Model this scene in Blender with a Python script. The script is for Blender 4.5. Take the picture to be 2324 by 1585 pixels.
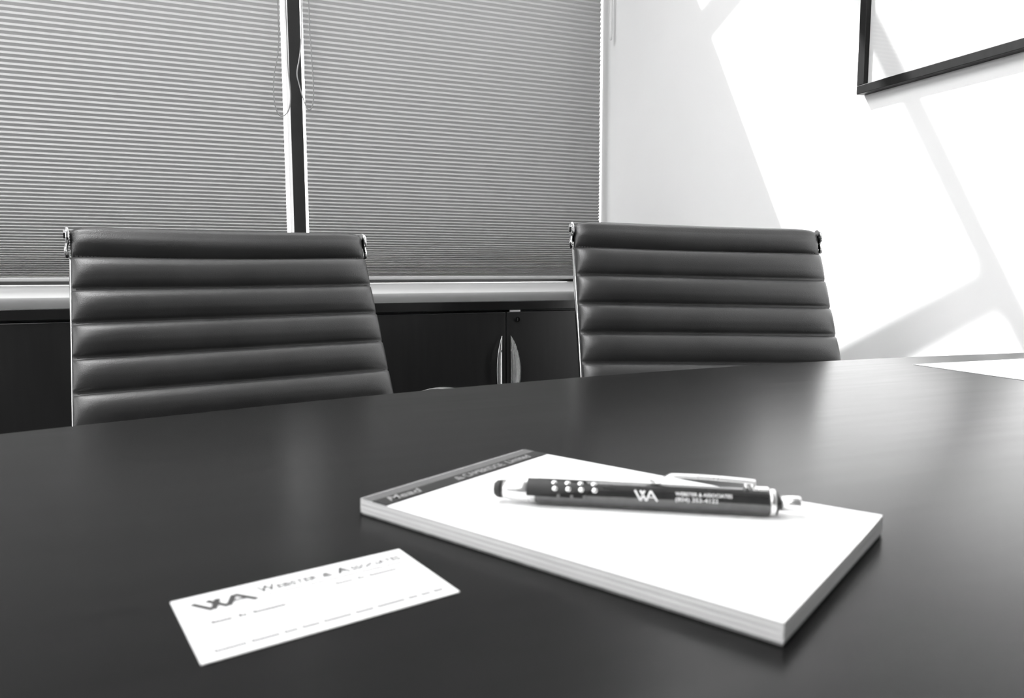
import bpy, bmesh, math, random
from mathutils import Vector, Matrix

# ------------------------------------------------------------------ clear
for o in list(bpy.data.objects):
    bpy.data.objects.remove(o)
SC = bpy.context.scene
COL = SC.collection
random.seed(4)

# ------------------------------------------------------------------ camera
FPX = 1668.0
PITCH, ROLL, YAW = 0.1022, -0.0022, 0.3835
TABLE_Z = 0.74
CAM_Z = TABLE_Z + 0.116


def cam_axes():
    fw = Vector((0, math.cos(PITCH), -math.sin(PITCH)))
    rt = Vector((1, 0, 0))
    up = rt.cross(fw)
    r2 = math.cos(ROLL) * rt + math.sin(ROLL) * up
    u2 = -math.sin(ROLL) * rt + math.cos(ROLL) * up
    rz = Matrix.Rotation(-YAW, 3, 'Z')
    return rz @ r2, rz @ u2, rz @ fw


CR, CU, CF = cam_axes()
cd = bpy.data.cameras.new('camera')
cam = bpy.data.objects.new('camera', cd)
COL.objects.link(cam)
m = Matrix((CR, CU, -CF)).transposed().to_4x4()
m.translation = Vector((0, 0, CAM_Z))
cam.matrix_world = m
cd.sensor_fit = 'HORIZONTAL'
cd.sensor_width = 36.0
cd.lens = FPX * 36.0 / 2324.0
cd.clip_start = 0.01
cd.dof.use_dof = True
cd.dof.focus_distance = 1.25
cd.dof.aperture_fstop = 14.0
SC.camera = cam

# ------------------------------------------------------------------ world, sun, exposure
w = bpy.data.worlds.new('sky')
SC.world = w
w.use_nodes = True
wn = w.node_tree.nodes['Background']
wn.inputs['Color'].default_value = (1, 1, 1, 1)
wn.inputs['Strength'].default_value = 3.5

SUN_DIR = Vector((1.1, -1.0, -1.78)).normalized()
sd = bpy.data.lights.new('sun', 'SUN')
sd.energy = 16.0
sd.angle = math.radians(0.53)
sun = bpy.data.objects.new('sun', sd)
COL.objects.link(sun)
sun.rotation_euler = SUN_DIR.to_track_quat('-Z', 'Y').to_euler()
sun.location = (-3, 5, 8)

SC.view_settings.view_transform = 'Standard'
SC.view_settings.look = 'None'
SC.view_settings.gamma = 1.0
SC.view_settings.use_curve_mapping = False
SC.view_settings.exposure = 0.58

LAMP_L = 16.0      # radiance of the added pendant lamps' diffusers


# ------------------------------------------------------------------ materials
def new_mat(name, base=0.5, rough=0.5, metal=0.0, spec=0.5, coat=0.0, coat_rough=0.1):
    mt = bpy.data.materials.new(name)
    mt.use_nodes = True
    nt = mt.node_tree
    b = nt.nodes['Principled BSDF']
    b.inputs['Base Color'].default_value = (base, base, base, 1)
    b.inputs['Roughness'].default_value = rough
    b.inputs['Metallic'].default_value = metal
    b.inputs['Specular IOR Level'].default_value = spec
    b.inputs['Coat Weight'].default_value = coat
    b.inputs['Coat Roughness'].default_value = coat_rough
    return mt


def add_noise(mt, lo, hi, scale=(20, 20, 20), detail=4, target='Base Color', rough=0.6):
    nt = mt.node_tree
    b = nt.nodes['Principled BSDF']
    tc = nt.nodes.new('ShaderNodeTexCoord')
    mp = nt.nodes.new('ShaderNodeMapping')
    mp.inputs['Scale'].default_value = scale
    nz = nt.nodes.new('ShaderNodeTexNoise')
    nz.inputs['Scale'].default_value = 1.0
    nz.inputs['Detail'].default_value = detail
    nz.inputs['Roughness'].default_value = rough
    mr = nt.nodes.new('ShaderNodeMapRange')
    mr.inputs['From Min'].default_value = 0.3
    mr.inputs['From Max'].default_value = 0.7
    mr.inputs['To Min'].default_value = lo
    mr.inputs['To Max'].default_value = hi
    nt.links.new(tc.outputs['Object'], mp.inputs['Vector'])
    nt.links.new(mp.outputs['Vector'], nz.inputs['Vector'])
    nt.links.new(nz.outputs['Fac'], mr.inputs['Value'])
    nt.links.new(mr.outputs['Result'], b.inputs[target])
    return nz


def add_bump(mt, scale, strength, dist, kind='noise', detail=3):
    nt = mt.node_tree
    b = nt.nodes['Principled BSDF']
    tc = nt.nodes.new('ShaderNodeTexCoord')
    if kind == 'noise':
        tx = nt.nodes.new('ShaderNodeTexNoise')
        tx.inputs['Detail'].default_value = detail
        out = tx.outputs['Fac']
    else:
        tx = nt.nodes.new('ShaderNodeTexVoronoi')
        out = tx.outputs['Distance']
    mp = nt.nodes.new('ShaderNodeMapping')
    mp.inputs['Scale'].default_value = scale if isinstance(scale, tuple) else (scale,) * 3
    tx.inputs['Scale'].default_value = 1.0
    bp = nt.nodes.new('ShaderNodeBump')
    bp.inputs['Strength'].default_value = strength
    bp.inputs['Distance'].default_value = dist
    nt.links.new(tc.outputs['Object'], mp.inputs['Vector'])
    nt.links.new(mp.outputs['Vector'], tx.inputs['Vector'])
    nt.links.new(out, bp.inputs['Height'])
    nt.links.new(bp.outputs['Normal'], b.inputs['Normal'])


M = {}
M['wall'] = new_mat('wall_paint', 0.82, 0.85, spec=0.2)
add_noise(M['wall'], 0.80, 0.84, (1.5, 1.5, 1.5), 3)
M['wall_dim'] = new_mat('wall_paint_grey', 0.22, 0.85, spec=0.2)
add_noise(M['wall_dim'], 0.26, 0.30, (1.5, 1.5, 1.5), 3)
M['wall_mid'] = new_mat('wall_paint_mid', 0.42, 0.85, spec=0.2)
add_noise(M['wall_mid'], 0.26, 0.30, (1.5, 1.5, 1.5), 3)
M['ceiling'] = new_mat('ceiling_paint', 0.75, 0.9, spec=0.1)
add_noise(M['ceiling'], 0.55, 0.6, (3, 3, 3), 3)
M['carpet'] = new_mat('carpet', 0.08, 0.95, spec=0.1)
add_noise(M['carpet'], 0.05, 0.11, (300, 300, 300), 3)
M['wood'] = new_mat('table_wood', 0.02, 0.28, spec=0.13)
add_noise(M['wood'], 0.002, 0.006, (4, 55, 4), 6)
add_noise(M['wood'], 0.238, 0.262, (6, 70, 6), 4, target='Roughness')
M['cab'] = new_mat('cabinet_wood', 0.014, 0.3, spec=0.4)
add_noise(M['cab'], 0.009, 0.014, (60, 60, 5), 5)
M['cabtop'] = new_mat('cabinet_top_wood', 0.03, 0.2, spec=0.5)
add_noise(M['cabtop'], 0.006, 0.011, (5, 60, 5), 5)
M['leather'] = new_mat('black_leather', 0.035, 0.38, spec=0.65)
add_noise(M['leather'], 0.017, 0.027, (9, 9, 9), 3)
add_bump(M['leather'], 900, 0.35, 0.0004, 'voronoi')
M['thread'] = new_mat('thread', 0.05, 0.7)
add_noise(M['thread'], 0.04, 0.06, (500, 500, 500))
M['chrome'] = new_mat('polished_aluminium', 0.88, 0.09, metal=1.0)
add_noise(M['chrome'], 0.06, 0.12, (40, 40, 40), target='Roughness')
M['satin'] = new_mat('satin_silver', 0.9, 0.3, metal=1.0)
add_noise(M['satin'], 0.26, 0.34, (300, 300, 300), target='Roughness')
M['brushed'] = new_mat('brushed_steel', 0.72, 0.28, metal=1.0)
add_noise(M['brushed'], 0.2, 0.34, (800, 800, 6), target='Roughness')
M['blackplastic'] = new_mat('black_plastic', 0.02, 0.4)
add_noise(M['blackplastic'], 0.016, 0.024, (90, 90, 90))
M['rubber'] = new_mat('black_rubber', 0.015, 0.6)
add_noise(M['rubber'], 0.012, 0.018, (300, 300, 300))
M['frame'] = new_mat('dark_window_frame', 0.018, 0.45)
add_noise(M['frame'], 0.005, 0.008, (30, 30, 30))
M['white_trim'] = new_mat('white_trim', 0.88, 0.5, spec=0.4)
add_noise(M['white_trim'], 0.87, 0.90, (5, 5, 5))
M['paper'] = new_mat('paper', 0.86, 0.75, spec=0.2)
add_noise(M['paper'], 0.78, 0.80, (60, 60, 60))
M['cardstock'] = new_mat('cardstock', 0.86, 0.6, spec=0.25)
add_noise(M['cardstock'], 0.70, 0.72, (80, 80, 80))
M['page_edge'] = new_mat('page_edges', 0.75, 0.8, spec=0.2)
add_noise(M['page_edge'], 0.50, 0.60, (40, 40, 1500), 3)
M['cardboard'] = new_mat('grey_cardboard', 0.22, 0.85, spec=0.2)
add_noise(M['cardboard'], 0.17, 0.27, (150, 150, 150))
M['tape'] = new_mat('binding_tape', 0.105, 0.55, spec=0.3)
add_noise(M['tape'], 0.095, 0.115, (200, 200, 200))
M['band'] = new_mat('dark_header_band', 0.014, 0.5, spec=0.3)
add_noise(M['band'], 0.012, 0.018, (200, 200, 200))
M['print_grey'] = new_mat('grey_ink', 0.26, 0.6)
add_noise(M['print_grey'], 0.24, 0.28, (300, 300, 300))
M['ink'] = new_mat('dark_ink', 0.10, 0.6)
add_noise(M['ink'], 0.015, 0.025, (300, 300, 300))
M['ink_soft'] = new_mat('soft_ink', 0.40, 0.6)
add_noise(M['ink_soft'], 0.03, 0.05, (300, 300, 300))
M['pen_barrel'] = new_mat('pen_barrel_lacquer', 0.10, 0.16, metal=0.85, coat=0.6)
add_noise(M['pen_barrel'], 0.085, 0.115, (200, 200, 200))
M['pen_print'] = new_mat('pen_print', 0.75, 0.5)
add_noise(M['pen_print'], 0.72, 0.78, (400, 400, 400))
M['picture_frame'] = new_mat('black_frame_wood', 0.02, 0.45, spec=0.2)
add_noise(M['picture_frame'], 0.005, 0.009, (8, 60, 8))
M['mat_board'] = new_mat('mat_board', 0.84, 0.85, spec=0.1)
add_noise(M['mat_board'], 0.83, 0.85, (60, 60, 60))
M['art'] = new_mat('art_print', 0.3, 0.7)
add_noise(M['art'], 0.42, 0.68, (6, 6, 6), 5)
M['asphalt'] = new_mat('outdoor_paving', 0.35, 0.9)
add_noise(M['asphalt'], 0.3, 0.4, (3, 3, 3))


def glass_mat():
    mt = bpy.data.materials.new('clear_glass')
    mt.use_nodes = True
    nt = mt.node_tree
    nt.nodes.remove(nt.nodes['Principled BSDF'])
    out = nt.nodes['Material Output']
    tr = nt.nodes.new('ShaderNodeBsdfTransparent')
    tr.inputs['Color'].default_value = (0.94, 0.94, 0.94, 1)
    gl = nt.nodes.new('ShaderNodeBsdfGlossy')
    gl.inputs['Roughness'].default_value = 0.02
    lw = nt.nodes.new('ShaderNodeLayerWeight')
    lw.inputs['Blend'].default_value = 0.5
    pw = nt.nodes.new('ShaderNodeMath')
    pw.operation = 'POWER'
    pw.inputs[1].default_value = 5.0
    ma = nt.nodes.new('ShaderNodeMath')
    ma.operation = 'MULTIPLY_ADD'
    ma.inputs[1].default_value = 0.9
    ma.inputs[2].default_value = 0.04
    nt.links.new(lw.outputs['Facing'], pw.inputs[0])
    nt.links.new(pw.outputs[0], ma.inputs[0])
    mx = nt.nodes.new('ShaderNodeMixShader')
    nt.links.new(ma.outputs[0], mx.inputs['Fac'])
    nt.links.new(tr.outputs['BSDF'], mx.inputs[1])
    nt.links.new(gl.outputs['BSDF'], mx.inputs[2])
    nt.links.new(mx.outputs['Shader'], out.inputs['Surface'])
    return mt


M['glass'] = glass_mat()


def fabric_mat():
    mt = new_mat('blind_fabric', 0.5, 0.9, spec=0.15)
    add_noise(mt, 0.42, 0.48, (40, 40, 600), 3)
    nt = mt.node_tree
    b = nt.nodes['Principled BSDF']
    out = nt.nodes['Material Output']
    tl = nt.nodes.new('ShaderNodeBsdfTranslucent')
    tl.inputs['Color'].default_value = (0.45, 0.45, 0.45, 1)
    mx = nt.nodes.new('ShaderNodeMixShader')
    mx.inputs['Fac'].default_value = 0.10
    nt.links.new(b.outputs['BSDF'], mx.inputs[1])
    nt.links.new(tl.outputs['BSDF'], mx.inputs[2])
    nt.links.new(mx.outputs['Shader'], out.inputs['Surface'])
    return mt


M['fabric'] = fabric_mat()


def lamp_mat():
    mt = bpy.data.materials.new('lamp_diffuser')
    mt.use_nodes = True
    b = mt.node_tree.nodes['Principled BSDF']
    b.inputs['Base Color'].default_value = (0.8, 0.8, 0.8, 1)
    b.inputs['Emission Color'].default_value = (1, 1, 1, 1)
    b.inputs['Emission Strength'].default_value = LAMP_L
    return mt


M['lamp'] = lamp_mat()


# ------------------------------------------------------------------ mesh helpers
class MB:
    def __init__(self):
        self.v, self.f, self.s = [], [], []

    def add(self, vs, fs, smooth=False):
        n = len(self.v)
        self.v += [tuple(p) for p in vs]
        self.f += [tuple(i + n for i in q) for q in fs]
        self.s += [smooth] * len(fs)
        return self

    def box(self, x0, x1, y0, y1, z0, z1):
        vs = [(x0, y0, z0), (x1, y0, z0), (x1, y1, z0), (x0, y1, z0),
              (x0, y0, z1), (x1, y0, z1), (x1, y1, z1), (x0, y1, z1)]
        fs = [(0, 3, 2, 1), (4, 5, 6, 7), (0, 1, 5, 4), (1, 2, 6, 5), (2, 3, 7, 6), (3, 0, 4, 7)]
        return self.add(vs, fs)

    def prism(self, poly, z0, z1):
        n = len(poly)
        vs = [(x, y, z0) for x, y in poly] + [(x, y, z1) for x, y in poly]
        fs = [tuple(range(n - 1, -1, -1)), tuple(range(n, 2 * n))]
        fs += [(i, (i + 1) % n, n + (i + 1) % n, n + i) for i in range(n)]
        return self.add(vs, fs)

    def tube(self, path, r, n=10, r2=None, smooth=True, up=None):
        """swept ellipse along a path; r may be a list; r2 = other half axis"""
        P = [Vector(p) for p in path]
        k = len(P)
        vs, fs = [], []
        ref = Vector(up) if up else None
        prev = None
        for i, p in enumerate(P):
            t = (P[min(i + 1, k - 1)] - P[max(i - 1, 0)]).normalized()
            if ref is not None:
                a = (ref - t * ref.dot(t))
                if a.length < 1e-5:
                    a = prev
            elif prev is None:
                a = t.orthogonal()
            else:
                a = prev - t * prev.dot(t)
            a = a.normalized()
            prev = a
            b = t.cross(a).normalized()
            ra = r[i] if isinstance(r, (list, tuple)) else r
            rb = ra if r2 is None else (r2[i] if isinstance(r2, (list, tuple)) else r2)
            for j in range(n):
                th = 2 * math.pi * j / n
                vs.append(p + a * (ra * math.cos(th)) + b * (rb * math.sin(th)))
        for i in range(k - 1):
            for j in range(n):
                fs.append((i * n + j, i * n + (j + 1) % n, (i + 1) * n + (j + 1) % n, (i + 1) * n + j))
        self.add(vs, fs, smooth)
        c0 = len(self.v) - k * n
        self.f.append(tuple(c0 + j for j in range(n - 1, -1, -1)))
        self.f.append(tuple(c0 + (k - 1) * n + j for j in range(n)))
        self.s += [False, False]
        return self

    def lathe_x(self, prof, n=28):
        """profile [(x, r)...] turned about the x axis"""
        vs, fs = [], []
        for x, r in prof:
            for j in range(n):
                a = 2 * math.pi * j / n
                vs.append((x, r * math.cos(a), r * math.sin(a)))
        k = len(prof)
        for i in range(k - 1):
            for j in range(n):
                fs.append((i * n + j, i * n + (j + 1) % n, (i + 1) * n + (j + 1) % n, (i + 1) * n + j))
        self.add(vs, fs, True)
        c0 = len(self.v) - k * n
        self.f.append(tuple(c0 + j for j in range(n - 1, -1, -1)))
        self.f.append(tuple(c0 + (k - 1) * n + j for j in range(n)))
        self.s += [False, False]
        return self

    def lathe_z(self, prof, n=24, c=(0, 0)):
        vs, fs = [], []
        for r, z in prof:
            for j in range(n):
                a = 2 * math.pi * j / n
                vs.append((c[0] + r * math.cos(a), c[1] + r * math.sin(a), z))
        k = len(prof)
        for i in range(k - 1):
            for j in range(n):
                fs.append((i * n + j, i * n + (j + 1) % n, (i + 1) * n + (j + 1) % n, (i + 1) * n + j))
        self.add(vs, fs, True)
        c0 = len(self.v) - k * n
        self.f.append(tuple(c0 + j for j in range(n - 1, -1, -1)))
        self.f.append(tuple(c0 + (k - 1) * n + j for j in range(n)))
        self.s += [False, False]
        return self

    def grid(self, rows, smooth=True, close=False):
        k, n = len(rows), len(rows[0])
        vs = [p for r in rows for p in r]
        fs = []
        for i in range(k - 1):
            for j in range(n - 1 + (1 if close else 0)):
                fs.append((i * n + j, i * n + (j + 1) % n, (i + 1) * n + (j + 1) % n, (i + 1) * n + j))
        return self.add(vs, fs, smooth)

    def map(self, fn):
        self.v = [tuple(fn(p)) for p in self.v]
        return self

    def mesh(self, name, mat):
        me = bpy.data.meshes.new(name)
        me.from_pydata(self.v, [], self.f)
        me.polygons.foreach_set('use_smooth', self.s)
        me.materials.append(mat)
        me.update()
        return me

    def build(self, name, mat, parent=None, bevel=0.0, seg=2):
        o = bpy.data.objects.new(name, self.mesh(name, mat))
        COL.objects.link(o)
        o.parent = parent
        if bevel:
            b = o.modifiers.new('bevel', 'BEVEL')
            b.width = bevel
            b.segments = seg
            b.limit_method = 'ANGLE'
            b.angle_limit = math.radians(35)
        return o


def empty(name, loc, rz=0.0):
    o = bpy.data.objects.new(name, None)
    COL.objects.link(o)
    o.location = loc
    o.rotation_euler = (0, 0, rz)
    o.empty_display_size = 0.05
    return o


def tag(o, label, cat, group=None):
    o['label'] = label
    o['category'] = cat
    if group:
        o['group'] = group
    return o


def struct(o, label=None):
    o['kind'] = 'structure'
    if label:
        o['label'] = label
    return o


def text_mesh(body, size, shear=0.0, spacing=1.0, bold=0.0):
    """flat outline of lettering as (verts, faces), lower left at the origin"""
    cu = bpy.data.curves.new('txt', 'FONT')
    cu.body = body
    cu.size = size
    cu.shear = shear
    cu.space_character = spacing
    cu.resolution_u = 3
    cu.offset = bold
    ob = bpy.data.objects.new('txt', cu)
    COL.objects.link(ob)
    dg = bpy.context.evaluated_depsgraph_get()
    me = bpy.data.meshes.new_from_object(ob.evaluated_get(dg))
    vs = [tuple(v.co) for v in me.vertices]
    fs = [tuple(p.vertices) for p in me.polygons]
    bpy.data.objects.remove(ob)
    bpy.data.curves.remove(cu)
    bpy.data.meshes.remove(me)
    return vs, fs


def fit_text(body, width, height, shear=0.0, spacing=1.0, bold=0.012):
    vs, fs = text_mesh(body, 1.0, shear, spacing, bold)
    x0 = min(v[0] for v in vs); x1 = max(v[0] for v in vs)
    y0 = min(v[1] for v in vs); y1 = max(v[1] for v in vs)
    return [((v[0] - x0) / (x1 - x0) * width, (v[1] - y0) / (y1 - y0) * height, 0.0) for v in vs], fs


def stroke(p, q, t):
    """flat quad along p-q of thickness t"""
    p, q = Vector((p[0], p[1], 0)), Vector((q[0], q[1], 0))
    d = (q - p).normalized()
    n = Vector((-d.y, d.x, 0)) * t / 2
    return [p - n, q - n, q + n, p + n]


def logo(wd, ht, t):
    """the interlocking W and A mark, drawn as strokes"""
    P = lambda a, b: (a * wd, b * ht)
    seg = [(P(0.0, 1), P(.27, 0)), (P(.27, 0), P(.43, 1)), (P(.24, 1), P(.52, 0)),
           (P(.52, 0), P(.70, 1)), (P(.70, 1), P(1.0, 0)), (P(.60, .36), P(.86, .36))]
    mb = MB()
    for i, (a, b) in enumerate(seg):
        mb.add([(v.x, v.y, 0.00001 * i) for v in stroke(a, b, t if i < 5 else t * .6)], [(0, 1, 2, 3)])
    return mb


# ================================================================== the room
XR = 1.28            # right wall face
YW = 2.33            # window wall face
XL, YB, ZC = -2.4, -3.4, 5.7
TH = 0.05

o = MB().box(XL - .2, XR + .12, YB - .2, YW + .02, -.08, 0).build('floor', M['carpet'])
struct(o, 'dark carpeted floor')
o = MB().box(XL - .2, XR + .12, YB - .2, YW + TH, ZC, ZC + .1).build('ceiling', M['ceiling'])
struct(o, 'white ceiling')
o = MB().box(XR, XR + .12, YB, YW, 0, ZC).build('wall_right', M['wall'])
struct(o, 'white wall with the framed picture, sunlit')
LW = (-.7, 1.75, .90, 2.30)            # fill-light window added in the left wall: y0 y1 z0 z1
mb = MB()
mb.box(XL - .12, XL, YB, YW, 0, LW[2]).box(XL - .12, XL, YB, YW, LW[3], ZC)
mb.box(XL - .12, XL, YB, LW[0], LW[2], LW[3]).box(XL - .12, XL, LW[1], YW, LW[2], LW[3])
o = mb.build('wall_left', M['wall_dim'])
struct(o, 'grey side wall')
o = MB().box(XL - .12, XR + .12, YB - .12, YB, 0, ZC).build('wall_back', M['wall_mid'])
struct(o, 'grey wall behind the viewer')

# window wall with its openings: the blinded window, an unseen tall clerestory and a small slot, both shaped for the sun
WIN = (-1.14, 1.36, 0.815, 2.50)        # x0 x1 z0 z1
CLE = (-0.37, 1.36, 2.563, 5.4)
EXT = (-0.95, 3.36)  # widens the clerestory so more sunlit wall mirrors in the table
SLOT = (-1.56, -1.24, 3.58, 3.695)  # slot added to drop a sun patch on the far table edge
mb = MB()
def wb(x0, x1, z0, z1):
    mb.box(x0, x1, YW, YW + TH, z0, z1)
wb(XL, WIN[1] + .04, 0, WIN[2])
wb(XL, WIN[0], WIN[2], 2.563)
wb(WIN[0], WIN[1] + .04, WIN[3], CLE[2])
wb(WIN[1], WIN[1] + .04, WIN[2], WIN[3])
wb(CLE[1], CLE[1] + .04, CLE[2], CLE[3])
wb(XL, SLOT[0], 2.563, CLE[3])
wb(SLOT[0], SLOT[1], 2.563, SLOT[2])
wb(SLOT[0], SLOT[1], SLOT[3], CLE[3])
wb(SLOT[1], EXT[0], 2.563, CLE[3])
wb(EXT[0], CLE[0], 2.563, EXT[1])
wb(XL, CLE[1] + .04, CLE[3], ZC)
o = mb.build('wall_window', M['wall'])
struct(o, 'wall holding the windows')

# outdoor ground
o = MB().box(-14, 14, YW + .4, 24, -.6, -.5).build('ground', M['asphalt'])
struct(o, 'paved ground outside')

# windows ----------------------------------------------------------
MUL = (0.2255, 0.2600)     # dark post between the two blinds
FY0 = 2.272                # its room-side face
w1 = empty('window_1', (0, 0, 0))
struct(w1, 'dark framed window behind the pleated blinds')
MB().box(MUL[0], MUL[1], FY0, YW + TH, .83, 2.50).build('mullion', M['frame'], w1)
MB().box(-1.135, -1.0855, FY0, YW + TH, .83, 2.50).build('mullion', M['frame'], w1)
MB().box(WIN[0], XR, 2.292, YW + TH, .800, .856).build('bottom_rail', M['frame'], w1)
MB().box(1.10, 1.222, 2.260, YW + TH, .856, 2.50).build('sun_blocker', M['frame'], w1)  # added behind the blind to keep a sun stripe off the right wall
MB().box(WIN[0], WIN[1], 2.34, YW + TH, 2.46, 2.50).build('top_rail', M['frame'], w1)
MB().box(-1.0855, MUL[0], 2.352, 2.357, .856, 2.46).build('pane', M['glass'], w1)
MB().box(MUL[1], WIN[1], 2.352, 2.357, .856, 2.46).build('pane', M['glass'], w1)

w2 = empty('window_2', (0, 0, 0))
struct(w2, 'unseen tall clerestory above the blinds, shaped to let sun onto the right wall')
MB().box(EXT[0], CLE[1], YW + .002, YW + .030, 3.415, 3.475).build('crossbar', M['frame'], w2)
MB().box(CLE[0], CLE[1], 2.366, 2.371, CLE[2], CLE[3]).build('pane', M['glass'], w2)
MB().box(EXT[0], CLE[0], 2.366, 2.371, EXT[1], CLE[3]).build('pane', M['glass'], w2)


def shade_bar(xb, zb, xt, zt, wd, y, th, parent):  # unseen sloped bar, added to shape the sun's shadow bands
    p = [(xb, zb), (xb + wd, zb), (xt + wd, zt), (xt, zt)]
    vs = [(a, y, b) for a, b in p] + [(a, y + th, b) for a, b in p]
    fs = [(0, 1, 2, 3), (7, 6, 5, 4), (0, 4, 5, 1), (1, 5, 6, 2), (2, 6, 7, 3), (3, 7, 4, 0)]
    return MB().add(vs, fs).build('shade_bar', M['frame'], parent)


shade_bar(0.612, 2.563, 0.612 - .5 * 1.887, 4.45, .057, YW + .004, .02, w2)
shade_bar(0.052, 2.563, -0.37, 2.563 + .422 / .47, .058, YW + .004, .02, w2)
w3 = empty('sun_slot', (0, 0, 0))
struct(w3, 'small unseen wall slot added to drop a sun patch on the table')
shade_bar(-1.49, 3.575, -1.555, 3.70, .075, YW + .004, .02, w3)
shade_bar(-1.315, 3.575, -1.378, 3.70, .075, YW + .004, .02, w3)
MB().box(SLOT[0], SLOT[1], 2.366, 2.371, SLOT[2], SLOT[3]).build('pane', M['glass'], w3)

w4 = empty('fill_window', (0, 0, 0))
struct(w4, 'unseen wide window added in the left wall to light the right wall')
for yy in (LW[0], (LW[0] + LW[1]) / 2 - .03, LW[1] - .06):
    MB().box(XL - .09, XL - .02, yy, yy + .06, LW[2], LW[3]).build('mullion', M['frame'], w4)
MB().box(XL - .058, XL - .053, LW[0], LW[1], LW[2], LW[3]).build('pane', M['glass'], w4)
o = MB().box(-1.2, XR, 2.262, YW, .70, .8285).build('trim_1', M['white_trim'], bevel=.002)
struct(o, 'white window sill behind the credenza')
o = MB().box(XL, XR - .012, YW - .012, YW, 0, .10).build('baseboard_window', M['white_trim'])
struct(o)
o = MB().box(XR - .012, XR, YB, YW - .012, 0, .10).build('baseboard_right', M['white_trim'])
struct(o)


# pendant lamps added out of view to light the room from above ------------------------
def pendant(x, y, label):
    r = empty('fill_lamp', (x, y, 2.70))
    tag(r, label, 'lamp', 'unseen pendant panel lamps added for fill light')
    MB().box(-.62, .62, -.32, .32, .006, .05).build('housing', M['white_trim'], r)
    MB().box(-.60, .60, -.30, .30, 0, .0055).build('diffuser', M['lamp'], r)
    for sx in (-.5, .5):
        MB().tube([(sx, 0, .05), (sx, 0, ZC - 2.70)], .0025, 6).build('cable', M['chrome'], r)
    return r


pendant(-.75, .80, 'unseen white pendant panel lamp added for fill light, the one nearest the window wall')
pendant(-1.65, -.5, 'unseen white pendant panel lamp added for fill light, nearest the left wall')


# ================================================================== pleated blinds
def lerp_tab(tab, x):
    for (a, b), (c, d) in zip(tab, tab[1:]):
        if x <= c:
            return b + (d - b) * max(0, (x - a)) / (c - a)
    return tab[-1][1]


PITCH_TAB = [(.84, .0040), (.87, .0046), (.90, .0056), (.94, .0072), (1.0, .0090), (1.1, .0112),
             (1.24, .0127), (1.55, .0146), (2.0, .0160), (2.5, .0168)]
YBL = 2.252            # back plane of the blinds
RAIL0, RAIL1 = .8375, .8490


def pleat_mesh(wd):
    """one folded pleat of unit height and unit depth: nose towards the room"""
    prof = [(0, 1.0), (-.93, .56), (-1.0, .50), (-.93, .44), (0, 0.0)]
    n = len(prof)
    vs = [(-wd / 2, y, z) for y, z in prof] + [(wd / 2, y, z) for y, z in prof]
    fs = [(i, i + 1, n + i + 1, n + i) for i in range(n - 1)]
    fs += [tuple(range(n - 1, -1, -1)), tuple(range(n, 2 * n)), (n - 1, 0, n, 2 * n - 1)]
    return MB().add(vs, fs).mesh('pleat', M['fabric'])


def blind(x0, x1, label, cords, wand=None):
    r = empty('pleated_blind', ((x0 + x1) / 2, YBL, RAIL0))
    tag(r, label, 'blind', 'pleated window blinds')
    wd = x1 - x0
    me = pleat_mesh(wd)
    z = RAIL1
    while z < 2.35:
        p = lerp_tab(PITCH_TAB, z)
        d = math.sqrt(max(1e-6, .0092 ** 2 - (p / 2) ** 2)) * .95
        ob = bpy.data.objects.new('pleat', me)
        COL.objects.link(ob)
        ob.parent = r
        ob.location = (random.uniform(-.0004, .0004), 0, z - RAIL0)
        ob.scale = (1, d, p)
        z += p
    MB().box(-wd / 2, wd / 2, -.016, .002, 0, RAIL1 - RAIL0).build('bottom_rail', M['brail'], r, bevel=.003)
    MB().box(-wd / 2, wd / 2, -.03, .004, z - RAIL0, z - RAIL0 + .035).build('head_rail', M['white_trim'], r)
    for path in cords:
        pts = [(px - (x0 + x1) / 2, -.022 + dy, pz - RAIL0) for px, pz, dy in path]
        # smooth the control points
        out = []
        for i in range(len(pts) - 1):
            p0 = Vector(pts[max(i - 1, 0)]); p1 = Vector(pts[i]); p2 = Vector(pts[i + 1]); p3 = Vector(pts[min(i + 2, len(pts) - 1)])
            for k in range(6):
                t = k / 6
                out.append(.5 * ((2 * p1) + (p2 - p0) * t + (2 * p0 - 5 * p1 + 4 * p2 - p3) * t * t + (3 * p1 - p0 - 3 * p2 + p3) * t ** 3))
        out.append(Vector(pts[-1]))
        MB().tube(out, .0016, 6).build('pull_cord', M['cord'], r)
    if wand:
        wx, wz, wy = wand
        MB().tube([(wx - (x0 + x1) / 2, wy - YBL, 2.36 - RAIL0), (wx - (x0 + x1) / 2, wy - YBL, wz + .012 - RAIL0),
                   (wx - (x0 + x1) / 2, wy - YBL, wz + .003 - RAIL0), (wx - (x0 + x1) / 2, wy - YBL, wz - RAIL0)],
                  [.0055, .0055, .0045, .0015], 12).build('tilt_wand', M['wand'], r)
    return r


M['brail'] = new_mat('blind_bottom_rail', 0.42, 0.5)
add_noise(M['brail'], 0.40, 0.44, (20, 20, 20))
M['cord'] = new_mat('grey_cord', 0.22, 0.7)
add_noise(M['cord'], 0.2, 0.24, (900, 900, 900))
M['wand'] = new_mat('clear_plastic_wand', 0.7, 0.3)
add_noise(M['wand'], 0.68, 0.72, (90, 90, 90))

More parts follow.
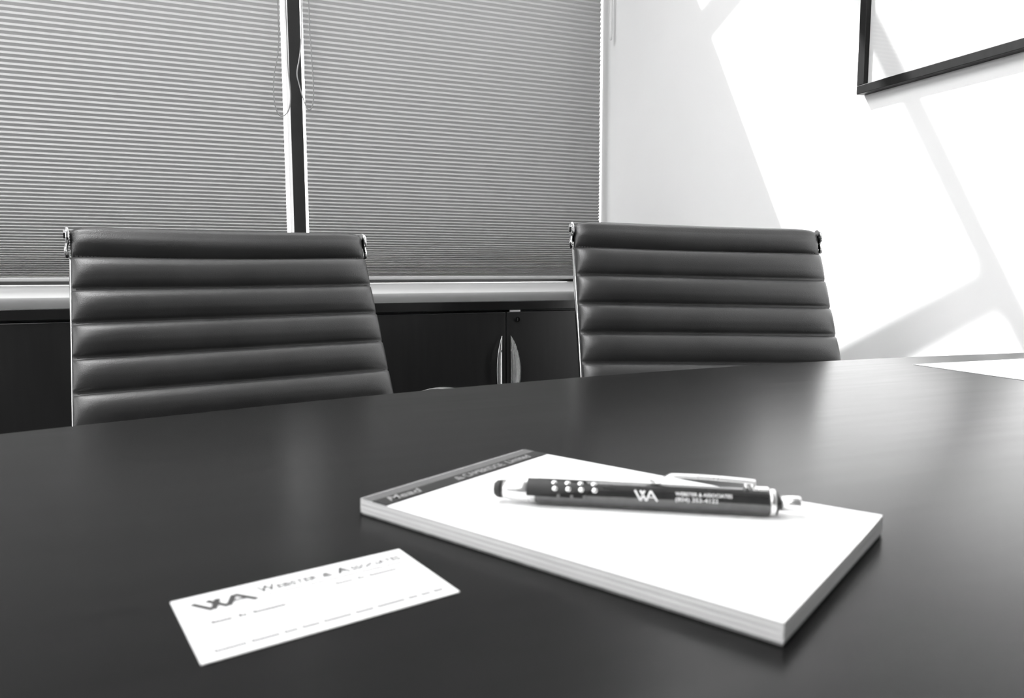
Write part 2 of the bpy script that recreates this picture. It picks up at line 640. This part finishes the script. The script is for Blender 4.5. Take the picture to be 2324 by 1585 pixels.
blind(-1.060, 0.2035, 'grey pleated blind left of the dark window post, paler at its upper left',
      [[(.197, 2.36, 0), (.1966, 1.62, 0), (.194, 1.49, 0), (.1803, 1.415, 0), (.1773, 1.36, 0), (.183, 1.318, 0),
        (.198, 1.3017, 0), (.2167, 1.3215, 0), (.2229, 1.365, .0), (.2182, 1.443, 0), (.2181, 1.551, 0), (.217, 1.66, 0), (.2165, 2.36, 0)]])
blind(0.2650, 1.2290, 'grey pleated blind between the dark window post and the white wall',
      [[(.281, 2.36, 0), (.2807, 1.63, 0), (.2835, 1.5, 0), (.2871, 1.389, 0), (.284, 1.345, 0), (.2754, 1.326, 0),
        (.2634, 1.3375, 0), (.2469, 1.397, 0), (.243, 1.427, 0), (.2532, 1.483, 0), (.2595, 1.56, 0), (.260, 1.65, 0), (.2605, 2.36, 0)]],
      wand=(1.2560, 1.627, 2.2290))

# ================================================================== framed picture
PY0, PZ0 = 1.196, 1.226          # lower left corner on the wall
PW, PH, FWD, FDP = .66, .86, .0175, .0215
r = empty('framed_picture', (XR, PY0, PZ0))
tag(r, 'black framed picture with wide white mat on the white wall', 'picture')
x0, x1 = -FDP, -.0005


def fr(y0, y1, z0, z1):
    return MB().box(x0, x1, y0, y1, z0, z1).build('frame_rail', M['picture_frame'], r, bevel=.0012)


fr(-PW, 0, 0, FWD)
fr(-PW, 0, PH - FWD, PH)
fr(-FWD, 0, FWD, PH - FWD)
fr(-PW, -PW + FWD, FWD, PH - FWD)
mb = MB()
my0, my1, mz0, mz1 = -PW + FWD, -FWD, FWD, PH - FWD
ay0, ay1, az0, az1 = -PW + .111, -.111, .152, PH - .15
for a, b, c, d in ((my0, my1, mz0, az0), (my0, my1, az1, mz1), (my0, ay0, az0, az1), (ay1, my1, az0, az1)):
    mb.box(-.0095, -.008, a, b, c, d)
mb.build('mat_board', M['mat_board'], r)
MB().box(-.008, -.007, ay0 - .004, ay1 + .004, az0 - .004, az1 + .004).build('art_print', M['art'], r)
MB().box(-.0130, -.0115, my0, my1, mz0, mz1).build('glass_pane', M['glass'], r)

# ================================================================== credenza
YC = 1.53
tp = MB().box(-1.06, 1.13, YC - .004, 2.258, .775, .7955).build('credenza_top', M['cabtop'], bevel=.0015)
tag(tp, 'long dark glossy worktop of the credenza below the blinds', 'worktop')


def handle(side, parent, xc, zc):
    """half-moon wing pull: straight inner edge on the door, curved outer edge flaring out"""
    rows_f, rows_b = [], []
    NV, NU = 28, 8
    for i in range(NV + 1):
        v = -1 + 2 * i / NV
        wv = max(0.0, 1 - abs(v) ** 2.1) ** .9
        rf, rb = [], []
        for j in range(NU + 1):
            u = j / NU
            x = side * (u * .0182 * wv)
            y = -.003 - .0150 * (u ** 1.7) * wv
            z = .079 * v
            rf.append((xc + x, y, zc + z))
            rb.append((xc + x, y + .0016, zc + z))
        rows_f.append(rf)
        rows_b.append(rb[::-1])
    rows = [a + b for a, b in zip(rows_f, rows_b)]
    mb = MB().grid(rows, True, close=True)
    ob = mb.build('handle', M['brushed'], parent)
    s = MB()
    for dz in (-.045, .045):
        s.tube([(xc + side * .003, -.004, zc + dz), (xc + side * .003, .001, zc + dz)], .003, 8)
    s.build('handle_post', M['brushed'], ob)
    return ob


def cabinet(xa, xb, label, lock=False):
    r = empty('cabinet', ((xa + xb) / 2, YC, 0))
    tag(r, label, 'cabinet', 'cabinets of the credenza')
    hw = (xb - xa) / 2 - .0006
    MB().box(-hw, hw, .021, .70, .06, .7745).build('body', M['cab'], r)
    MB().box(-hw + .01, hw - .01, .05, .68, 0, .06).build('plinth', M['cab'], r)
    for s in (-1, 1):
        a, b = (-hw + .001, -.0012) if s < 0 else (.0012, hw - .001)
        d = MB().box(a, b, 0, .0195, .075, .7705).build('door', M['cab'], r, bevel=.0012)
        handle(s, d, s * .0105, .6385)
        if lock and s > 0:
            MB().tube([(.0265, .0, .7535), (.0265, -.0035, .7535)], .0062, 20).build('lock', M['lockm'], d)
            MB().box(.0258, .0272, -.0039, -.0034, .7500, .7570).build('keyhole', M['blackplastic'], d)
    if lock:
        MB().box(.0095, .0345, -.0006, .004, .7713, .7748).build('catch_plate', M['white_trim'], r)
    return r


M['lockm'] = new_mat('black_chrome_lock', 0.06, 0.12, metal=1.0)
add_noise(M['lockm'], 0.05, 0.07, (200, 200, 200))
cabinet(.118, 1.088, 'black cabinet with half-moon steel handles and a lock, between the two chairs', True)
cabinet(-1.02, .117, 'black cabinet behind the left chair')

# ================================================================== chairs
RIB = .0517
B_OFF = .38


def chair(seam, yaw, th, roll, ribs, label, w_top, w_bot, sag, arm_z):
    sx, sy, sz = seam
    rx = sx + B_OFF * math.sin(yaw)
    ry = sy - B_OFF * math.cos(yaw)
    root = empty('office_chair', (rx, ry, 0), yaw)
    tag(root, label, 'chair', 'ribbed leather office chairs')
    rib = ribs

    # side profile, t measured down the back from the first seam
    def phi(t):
        if t < -.012:
            return th - .10 + 0.0
        if t < .33:
            return th
        if t < .49:
            u = (t - .33) / .16
            u = u * u * (3 - 2 * u)
            return th + (1.50 - th) * u
        if t < .86:
            return 1.50
        return min(1.5 + (t - .86) / .05 * 1.0, 2.6)

    dt = .001
    prof = {}
    y, z = B_OFF, sz
    t = 0.0
    pts = [(0.0, y, z, phi(0))]
    while t < .93:
        p = phi(t + dt / 2)
        y -= math.sin(p) * dt
        z -= math.cos(p) * dt
        t += dt
        pts.append((t, y, z, phi(t)))
    y, z, t = B_OFF, sz, 0.0
    up = []
    while t > -.048:
        p = phi(t - dt / 2)
        y += math.sin(p) * dt
        z += math.cos(p) * dt
        t -= dt
        up.append((t, y, z, phi(t)))
    pts = up[::-1] + pts
    t0 = pts[0][0]

    def P(t):
        i = (t - t0) / dt
        i = max(0, min(len(pts) - 1, int(round(i))))
        return pts[i]

    def width(t):
        return w_top + (w_bot - w_top) * max(-.2, min(1.25, t / .207))

    tr = math.tan(roll)

    def place(x, t, off):
        _, y, z, p = P(t)
        s = sag * (1 - min(1.0, abs(2 * x / width(t))) ** 2) * max(0, 1 - max(t, 0) / .1)
        return (x, y - math.cos(p) * off, z + math.sin(p) * off + x * tr - s)

    def ribbed(ta, tb, n_ribs, name, first_top=False):
        """padded, channel stitched leather between ta and tb"""
        NX = 40
        xs = [math.sin((i / NX - .5) * math.pi) for i in range(NX + 1)]     # -1..1, denser at the edges
        edges = [ta + (tb - ta) * i / n_ribs for i in range(n_ribs + 1)]
        tl = []
        for i in range(n_ribs):
            K = 14
            for k in range(K):
                u = k / K
                tl.append((edges[i] + (edges[i + 1] - edges[i]) * u, u, i))
        tl.append((edges[-1], 0.0, n_ribs))
        front, back = [], []
        for t, u, i in tl:
            rowf, rowb = [], []
            wv = width(t) / 2
            for q in xs:
                e = max(0.0, 1 - abs(q) ** 10) ** .5
                bul = (max(0.0, math.sin(math.pi * u ** .78)) ** .60) * (.0165 + .0010 * math.sin(i * 2.1 + q * 3))
                off = .004 + (bul + .0025) * e
                if u == 0.0:
                    off = .004 * e + .001
                rowf.append(place(q * wv, t, off))
                rowb.append(place(q * wv, t, -.005))
            front.append(rowf)
            back.append(rowb[::-1])
        rows = [a + b for a, b in zip(front, back)]
        mb = MB().grid(rows, True, close=True)
        n = len(rows[0])
        base = len(mb.v) - len(rows) * n
        for ri, rev in ((0, False), (len(rows) - 1, True)):
            for j in range(n // 2 - 1):
                q = (base + ri * n + j, base + ri * n + j + 1, base + ri * n + n - 2 - j, base + ri * n + n - 1 - j)
                mb.f.append(q if rev else q[::-1])
                mb.s.append(True)
        ob = mb.build(name, M['leather'], root)
        return ob, edges

    back_o, e1 = ribbed(0.0, rib * 7, 7, 'backrest')
    seat_o, e2 = ribbed(rib * 7, rib * 17, 10, 'seat')

    # top panel: wraps over the head tube
    NX = 40
    xs = [math.sin((i / NX - .5) * math.pi) for i in range(NX + 1)]
    rows = []
    th0 = th - .06
    tw = width(-.02) / 2
    prof2 = []
    for k in range(10):                       # front face, from the seam upwards
        u = k / 9
        prof2.append((-.0005 - .034 * u, (.001 if k == 0 else .003 + .0150 * math.sin(min(1, u * 1.35) * math.pi / 2) ** .75 - .003 * max(0, u - .7) / .3)))
    cyl = []
    _, cy_, cz_, _p = P(-.034)
    for k in range(1, 13):
        a = math.pi * 1.06 * k / 12
        cyl.append(a)
    for t, off in prof2:
        row = []
        for q in xs:
            e = max(0.0, 1 - abs(q) ** 14) ** .5
            row.append(place(q * tw, t, .001 + (off - .001) * (e if off > .002 else 1)))
        rows.append(row)
    for a in cyl:
        row = []
        for q in xs:
            e = max(0.0, 1 - abs(q) ** 14) ** .5
            R = .0025 + .0125 * e
            x = q * tw
            s = sag * (1 - q * q)
            # centre of the roll on the back plane
            ny, nz = -math.cos(th0), math.sin(th0)
            ty, tz = math.sin(th0), math.cos(th0)
            row.append((x, cy_ + R * (math.cos(a) * ny + math.sin(a) * ty), cz_ + R * (math.cos(a) * nz + math.sin(a) * tz) + x * tr - s))
        rows.append(row)
    for t in (-.02, 0.0, .02):
        rows.append([place(q * tw, t, -.012) for q in xs])
    MB().grid(rows, True).build('head_roll', M['leather'], root)

    # stitching along every seam
    mb = MB()
    for e in e1[:7]:
        n = 92
        wv = width(e) / 2
        for k in range(n):
            x = (-1 + 2 * (k + .5) / n) * wv * .975
            c = place(x, e - .0006, .0038)
            hx, hy, hz = .0016, .0009, .0007
            mb.box(c[0] - hx, c[0] + hx, c[1] - hy, c[1] + hy, c[2] - hz, c[2] + hz)
    st = mb.build('stitching', M['thread'], root)
    st['kind'] = 'stuff'

    # polished side rails with their top brackets
    for s in (-1, 1):
        path = []
        for k in range(0, 60):
            t = -.012 + k * (.90 / 59)
            c = place(s * (width(t) / 2 - .0006), t, -.0125)
            path.append(c)
        MB().tube(path, .0024, 8, r2=.0085, up=(1, 0, 0)).build('side_rail', M['chrome'], root)
        c = place(s * (width(-.03) / 2), -.030, -.001)
        x = c[0]
        bk = MB()
        # oval end cap of the head tube
        cap = []
        bk.tube([(x + s * .0015, c[1], c[2] + .004), (x + s * .0062, c[1], c[2] + .004)], .0145, 22, r2=.0125)
        bo = bk.build('end_cap', M['chrome'], root, bevel=.0012)
        MB().tube([(x + s * .006, c[1], c[2] + .006), (x + s * .0085, c[1], c[2] + .006)], .0065, 6, smooth=False).build('cap_bolt', M['chrome'], bo)
        d = place(s * (width(-.01) / 2), -.006, -.002)
        MB().tube([(d[0] + s * .0035, c[1] - .001, c[2] - .006), (d[0] + s * .0058, (c[1] + d[1]) / 2, (c[2] + d[2]) / 2 - .006), (d[0] + s * .0042, d[1], d[2] - .003)],
                  [.0022, .0026, .0022], 10, r2=.0075, up=(1, 0, 0)).build('bracket', M['chrome'], root)
        # arm: flat polished loop from the back rail to the seat rail
        az = arm_z[0] if s < 0 else arm_z[1]
        al = .281 if az > .65 else .262
        a0 = place(s * (width(.24) / 2 + .004), .285, -.004)
        a1 = place(s * (width(.5) / 2 + .004), .60, -.004)
        ctl = [a0, (s * (al - .022), a0[1] - .02, (a0[2] + az) / 2), (s * al, .185, az - .002), (s * al, .110, az), (s * (al - .012), .03, az - .007),
               (s * .266, -.035, az - .027), (s * .260, -.055, az - .07), (s * .256, -.04, .53), (s * .248, .0, .475), a1]
        out = []
        for i in range(len(ctl) - 1):
            p0 = Vector(ctl[max(i - 1, 0)]); p1 = Vector(ctl[i]); p2 = Vector(ctl[i + 1]); p3 = Vector(ctl[min(i + 2, len(ctl) - 1)])
            for k in range(6):
                q = k / 6
                out.append(.5 * ((2 * p1) + (p2 - p0) * q + (2 * p0 - 5 * p1 + 4 * p2 - p3) * q * q + (3 * p1 - p0 - 3 * p2 + p3) * q ** 3))
        out.append(Vector(ctl[-1]))
        MB().tube(out, .020, 12, r2=.0055, up=(1, 0, 0)).build('armrest', M['chrome'], root)

    # underframe, column and five-star base
    zs = P(.66)[2] - .03
    MB().box(-.11, .11, -.13, .13, zs - .05, zs - .012).build('seat_mechanism', M['blackplastic'], root, bevel=.008)
    for yy in (-.08, .12):
        MB().tube([(-width(.6) / 2, yy, zs + .015), (0, yy, zs - .012), (width(.6) / 2, yy, zs + .015)], .011, 10).build('cross_stretcher', M['chrome'], root)
    MB().lathe_z([(.026, .10), (.026, .25), (.019, .26), (.019, zs - .045)], 20).build('column', M['chrome'], root)
    hub = MB().lathe_z([(.03, .085), (.036, .095), (.036, .125), (.028, .135)], 20).build('hub', M['chrome'], root)
    for k in range(5):
        a = 2 * math.pi * k / 5 + .3
        c, s_ = math.cos(a), math.sin(a)
        MB().tube([(.02 * c, .02 * s_, .112), (.15 * c, .15 * s_, .100), (.265 * c, .265 * s_, .074)], [.022, .018, .012], 10, r2=[.016, .013, .010],
                  up=(-s_, c, 0)).build('base_leg', M['chrome'], root)
        cs = MB().tube([(.262 * c, .262 * s_, .066), (.262 * c, .262 * s_, .05)], .006, 8).build('caster', M['blackplastic'], root)
        wh = MB()
        for q in (-.012, .012):
            n0 = Vector((-s_, c, 0))
            cc = Vector((.262 * c, .262 * s_, .0265))
            wh.tube([cc + n0 * (q - .008), cc + n0 * (q + .008)], .0262, 18)
        wh.build('wheel', M['rubber'], cs)
    return root


chair((.0282, 1.2848, .8816), .178, .3708, .0036, RIB * 1.0,
      'black ribbed leather office chair in front of the window post, left of the cabinet handles', .450, .470, .0035, (.622, .671))
chair((.8016, 1.0952, .8944), -.2397, .3652, -.0252, RIB,
      'black ribbed leather office chair beside the sunlit white wall, right of the cabinet handles', .455, .464, .002, (.622, .622))

# ================================================================== table
def far_edge(x):
    return .7455 - .178 * (x - .64) ** 2


poly = []
N = 70
for i in range(N + 1):
    x = -.92 + (1.20 + .92) * i / N
    poly.append((x, far_edge(x)))
for i in range(1, 12):           # right end, near the wall
    a = i / 12
    poly.append((1.20 + .03 * math.sin(a * math.pi), far_edge(1.2) * (1 - a) + (-.62) * a))
for i in range(N + 1):
    x = 1.20 - (1.20 + .92) * i / N
    poly.append((x, -.70 + .12 * ((x - .14) / 1.06) ** 2))
for i in range(1, 12):
    a = i / 12
    poly.append((-.92 - .03 * math.sin(a * math.pi), (-.58) * (1 - a) + far_edge(-.92) * a))
poly = poly[::-1]
tb = empty('conference_table', (.14, 0, 0))
tag(tb, 'dark wood conference table with a curved edge and satin top', 'table')
pp = [(x - .14, y) for x, y in poly]
MB().prism(pp, TABLE_Z - .032, TABLE_Z).build('table_top', M['wood'], tb, bevel=.004, seg=3)
for sx in (-.55, .62):
    MB().box(sx - .03, sx + .03, -.38, .16, .03, TABLE_Z - .032).build('leg_panel', M['cab'], tb, bevel=.003)
    MB().box(sx - .045, sx + .045, -.42, .20, 0, .03).build('foot', M['cab'], tb, bevel=.003)
MB().box(-.52, .59, -.14, -.11, .30, TABLE_Z - .032).build('modesty_panel', M['cab'], tb)

# ================================================================== writing pad
PA = .8518 - YAW
PC = Vector((.0615, .3491))          # corner at the binding, nearest the left
# local frame: x along the bound short edge, y towards the free end is negative
PADW, PADL, PADT = .1270, .2035, .0082
e0 = (Vector((.176, .4123)) - PC).normalized()
pad_ang = math.atan2(e0.y, e0.x)
r = empty('writing_pad', (PC.x, PC.y, TABLE_Z), pad_ang)
tag(r, 'white writing pad with a dark printed header strip lying on the table', 'notepad')
MB().box(.0005, PADW - .0005, -PADL + .0004, -.0003, 0, .0011).build('backing_board', M['cardboard'], r)


def page_stack():
    """slightly uneven block of pages, top lifting a little at the free far corner"""
    NX, NY, NZ = 10, 24, 6
    mb = MB()

    def zt(x, y):
        u = max(0, x / PADW) * max(0, -y / PADL)
        return PADT - .0004 + .0012 * (u ** 5)

    def jig(k, s):
        return .00007 * math.sin(k * 2.3 + s) + .00005 * math.sin(k * 5.1 + 2 * s)
    top = [[(PADW * i / NX, -PADL * j / NY, zt(PADW * i / NX, -PADL * j / NY)) for i in range(NX + 1)] for j in range(NY + 1)]
    ring = [(i, 0) for i in range(NX)] + [(NX, j) for j in range(NY)] + [(i, NY) for i in range(NX, 0, -1)] + [(0, j) for j in range(NY, 0, -1)]
    rows = []
    for k in range(NZ + 1):
        row = []
        for i, j in ring:
            x, y, zz = top[j][i]
            q = k / NZ
            z = .0011 + (zz - .0011) * q
            if 0 < k < NZ:
                x += (jig(k, 1) if i in (0, NX) else 0)
                y += (jig(k, 2) if j in (0, NY) else 0)
            row.append((x, y, z))
        rows.append(row)
    mb.grid(rows, False, close=True)
    return mb, top


mb, top = page_stack()
mb.build('page_edges', M['page_edge'], r)
HEAD = .0190
tp = MB()
rows = [[(p[0], p[1], p[2] + .00005) for p in row] for row in top]
tp.grid(rows[::-1], True)
tp.build('top_page', M['paper'], r)
zt_ = PADT - .0002
# binding tape: top strip, rounded over the spine
tp = MB()
sp = [(-HEAD * .47, zt_ + .0003), (-.0015, zt_ + .0003), (-.0002, zt_ - .0002), (.0006, zt_ - .0016), (.0006, .0004)]
tp.grid([[(0.0, y, z), (PADW, y, z)] for y, z in sp][::-1], False)
tp.build('binding_tape', M['tape'], r)
MB().box(0, PADW, -HEAD, -HEAD * .47, zt_ - .0001, zt_ + .0003).build('header_band', M['band'], r)


def lay_text(name, body, x, y, wd, ht, z, mat, parent, shear=0.0, spacing=1.0, bold=0.012):
    vs, fs = fit_text(body, wd, ht, shear, spacing, bold)
    mb = MB()
    mb.add([(x + a, y + b, z) for a, b, c in vs], fs)
    return mb.build(name, mat, parent)


zt2 = zt_ + .00042
lay_text('header_lettering', 'Mead', .0055, -HEAD + .0028, .0225, .0062, zt2, M['print_grey'], r, shear=.35)
lay_text('header_lettering', 'CAMBRIDGE', .0590, -HEAD + .0025, .0320, .0056, zt2, M['print_grey'], r)
lay_text('header_lettering', 'Limited', .0945, -HEAD + .0025, .0215, .0062, zt2, M['print_grey'], r, shear=.35)
em = MB()
for k, (wd, hh) in enumerate(((.0058, .0011), (.0046, .0011), (.0030, .0011))):
    yy = -HEAD + .0026 + k * .0019
    em.add([(.0545 - wd / 2, yy, zt2), (.0545 + wd / 2, yy, zt2), (.0545 + wd / 2 * .8, yy + hh, zt2), (.0545 - wd / 2 * .8, yy + hh, zt2)], [(0, 1, 2, 3)])
em.build('header_emblem', M['print_grey'], r)

# ================================================================== pen
A = Vector((.1185, .3210)); Bp = Vector((.2369, .2459))
d = (Bp - A)
PL = d.length
PR = .0059
pz = TABLE_Z + PADT + PR + .0001
r = empty('pen', (A.x, A.y, pz), math.atan2(d.y, d.x))
tag(r, 'dark metallic stylus pen with silver clip lying on the writing pad', 'pen')


def px2(px):
    """pixel column along the pen to distance from the tip (perspective-correct)"""
    u = (px - 1114.0) / (1817.0 - 1114.0)
    da = A.dot(Vector((CF.x, CF.y))); db = Bp.dot(Vector((CF.x, CF.y)))
    return PL * u * da / (db + u * (da - db)) if True else 0


xa = px2
MB().lathe_x([(0, .0004), (.0012, .0006), (.003, .0009)], 12).build('writing_tip', M['satin'], r)
MB().lathe_x([(.0014, .0012), (.0018, .0028), (.0032, .0040), (xa(1141), .0043)], 24).build('stylus_tip', M['rubber'], r)
MB().lathe_x([(xa(1141), .0042), (xa(1155), .0047), (xa(1180), .0053), (xa(1217), .00575)], 32).build('cone', M['satin'], r)
MB().lathe_x([(xa(1217), .0057), (xa(1220), PR), (xa(1400), PR), (xa(1740), PR), (xa(1745), PR - .0002)], 40).build('barrel', M['pen_barrel'], r)
MB().lathe_x([(xa(1745), PR - .0001), (xa(1747), PR + .0001), (xa(1757), PR), (xa(1758), PR - .0003)], 36).build('silver_ring', M['satin'], r)
MB().lathe_x([(xa(1758), PR - .0004), (xa(1763), PR - .0006), (xa(1765), PR - .0018)], 32).build('black_ring', M['blackplastic'], r)
MB().lathe_x([(xa(1764), .0034), (xa(1812), .0034), (xa(1816), .0031), (PL, .0024)], 28).build('plunger', M['satin'], r)


def on_barrel(u, v, lift):
    """u along the pen, v arc length upwards from the viewer-facing side"""
    a = v / PR
    # viewer side is local -y (towards the camera); up is +z
    return (u, -(PR + lift) * math.cos(a), (PR + lift) * math.sin(a))


# soft black grip panel wrapped on the front, with raised bright studs
mb = MB()
ua, ub = xa(1199), xa(1375)
rows = []
for j in range(13):
    q = j / 12
    v = -.0008 + q * .0098
    row = []
    for i in range(31):
        p = i / 30
        tip = 1 - max(0, (p - .72) / .28) ** 2 * abs(2 * q - 1) ** 1.2
        row.append(on_barrel(ua + (ub - ua) * p * (tip if p > .72 else 1), v, .00018))
    rows.append(row)
mb.grid(rows, True)
g = mb.build('grip', M['rubber'], r)
for px in (1262, 1292, 1321, 1351):
    for k, v in enumerate((.0030, .0062)):
        mb = MB()
        u0 = xa(px - k * 3)
        ring = []
        for j in range(12):
            a = 2 * math.pi * j / 12
            ring.append((u0 + .0013 * math.cos(a), v + .0011 * math.sin(a)))
        vs = [on_barrel(a, b, .0002) for a, b in ring] + [on_barrel(u0 + (a - u0) * .6, v + (b - v) * .6, .0006) for a, b in ring]
        fs = [(i, (i + 1) % 12, 12 + (i + 1) % 12, 12 + i) for i in range(12)] + [tuple(range(12, 24))]
        mb.add(vs, fs, True)
        mb.build('grip_stud', M['satin'], g)
for px in (1270, 1300, 1328):
    mb = MB()
    u0 = xa(px)
    rows = [[on_barrel(u0 + a, b, .0003) for a in (-.0007, .0007)] for b in (-.0016, -.0008, 0.0, .0006)]
    mb.grid(rows, True)
    mb.build('grip_notch', M['pen_barrel'], g)


def slice_flat(vs, fs, step):
    """cut flat lettering into narrow strips so that it can bend round the barrel"""
    bm = bmesh.new()
    vv = [bm.verts.new((a, b, 0)) for a, b, *_ in vs]
    for f in fs:
        try:
            bm.faces.new([vv[i] for i in f])
        except ValueError:
            pass
    lo = min(v[1] for v in vs); hi = max(v[1] for v in vs)
    y = lo + step
    while y < hi:
        bmesh.ops.bisect_plane(bm, geom=bm.verts[:] + bm.edges[:] + bm.faces[:], plane_co=(0, y, 0), plane_no=(0, 1, 0))
        y += step
    bm.verts.index_update()
    ov = [tuple(v.co) for v in bm.verts]
    of = [tuple(v.index for v in f.verts) for f in bm.faces]
    bm.free()
    return ov, of


def barrel_text(name, vs, fs, u0, v0, mat):
    mb = MB()
    vs, fs = slice_flat(vs, fs, .0005)
    mb.add([on_barrel(u0 + a, v0 + b, .00008) for a, b, *_ in vs], fs)
    return mb.build(name, mat, r)


lg = logo(xa(1491) - xa(1440), .0046, .00085)
barrel_text('printed_logo', lg.v, lg.f, xa(1440), -.0004, M['pen_print'])
vs, fs = fit_text('(804) 353-4122', xa(1627) - xa(1531), .0023, 0.0)
barrel_text('printed_number', vs, fs, xa(1531), -.0004, M['pen_print'])
vs, fs = fit_text('WEBSTER & ASSOCIATES', xa(1658) - xa(1531), .0017, 0.0)
barrel_text('printed_name', vs, fs, xa(1531), .0026, M['pen_print'])

# clip: springy arched strip on top, towards the back of the barrel
cl = []
N = 26
u0, u1 = xa(1466), xa(1712)
for i in range(N + 1):
    q = i / N
    u = u0 + (u1 - u0) * q
    if q < .10:
        h = .0022 - .0016 * math.sin(q / .10 * math.pi / 2)
    elif q < .24:
        s_ = (q - .10) / .14
        h = .0006 + (.0040 - .0006) * (s_ * s_ * (3 - 2 * s_))
    else:
        s_ = (q - .24) / .76
        h = .0040 + .0004 * math.sin(s_ * math.pi) - .0012 * s_
    wd = .0024 if q > .15 else .0012 + .0012 * (q / .15)
    cl.append((u, h, wd))
rows = []
tilt = math.radians(12)
for u, h, wd in cl:
    row = []
    for (a, b) in ((-1, 0), (-.8, .0009), (0, .0013), (.8, .0009), (1, 0), (.7, -.0003), (-.7, -.0003)):
        y, z = a * wd, PR + h + b
        row.append((u, y * math.cos(tilt) + z * math.sin(tilt) * -.0, z))
    rows.append(row)
mb = MB().grid(rows, True, close=True)
for ri in (0, len(rows) - 1):
    mb.f.append(tuple(ri * 7 + k for k in (range(7) if ri else range(6, -1, -1))))
    mb.s.append(False)
c = mb.build('clip', M['satin'], r)
for px in (1692, 1707):
    MB().tube([(xa(px), -.0006, PR - .0006), (xa(px), -.0006, PR + .0030)], .0011, 12).build('clip_rivet', M['satin'], c)
MB().box(xa(1706), xa(1744), -.0020, .0020, PR - .0008, PR + .0007).build('clip_mount', M['satin'], r, bevel=.0006)

# ================================================================== business card
cang = .6285 - YAW
c0 = Vector((-.0190, .2772))
r = empty('business_card', (c0.x, c0.y, TABLE_Z), math.atan2(.296 - .277, .068 + .019))
tag(r, 'white business card with a grey logo lying on the table in front of the pad', 'business card')
CW, CH, CT = .0889, .0508, .00045
MB().box(0, CW, -CH, 0, .0001, CT).build('card_stock', M['cardstock'], r)
zc = CT + .00004
lg = logo(.0205, .0085, .0023)
mb = MB()
mb.add([(a + .0058, b - .0150, zc + c_) for a, b, c_ in lg.v], lg.f)
mb.build('printed_logo', M['ink'], r)
# firm name in small capitals
x = .0282
for ch, wd, ht in (('W', .0066, .0062), ('EBSTER', .0155, .0045), ('&', .0042, .0046), ('A', .0056, .0062), ('SSOCIATES', .0210, .0045)):
    lay_text('printed_name', ch, x, -.0108, wd, ht, zc, M['ink'], r, bold=.03)
    x += wd + (.0016 if ch in ('EBSTER', '&') else .0004)


def dashes(name, xa_, xb_, y, h, mat, words):
    mb = MB()
    tot = sum(words) + .35 * (len(words) - 1)
    k = (xb_ - xa_) / tot
    x = xa_
    for wv in words:
        n = max(1, int(wv * 5))
        for i in range(n):
            a = x + wv * k * i / n
            b = a + wv * k / n * .80
            hh = h * (1.45 if i == 0 else 1.1)
            mb.add([(a, y, zc), (b, y, zc), (b, y + hh, zc), (a, y + hh, zc)], [(0, 1, 2, 3)])
        x += (wv + .35) * k
    o_ = mb.build(name, mat, r)
    o_['kind'] = 'stuff'
    return o_


dashes('small_print', .0305, .0835, -.0143, .0013, M['ink_soft'], [1.2, 2, 1.4, 3, 2.2, 1.6])
dashes('small_print', .0085, .0335, -.0262, .0020, M['ink_soft'], [1.2, .5, 2.0])
dashes('small_print', .0540, .0790, -.0196, .0017, M['ink_soft'], [1.2, .5, 2.0])
dashes('small_print', .0050, .0850, -.0462, .0017, M['ink_soft'], [2.6, 2.4, 1.2, 1.6, 2.6, 1.8, 2.8, 1, 1, 1])

# ================================================================== loose sheet at the far right
r = MB().box(0, .2159, -.2794, 0, .0002, .0006).build('paper_sheet', M['paper'])
r.location = (.8181, .6680, TABLE_Z)
r.rotation_euler = (0, 0, math.radians(-4.5))
tag(r, 'blank white paper sheet near the table edge beside the wall', 'paper')
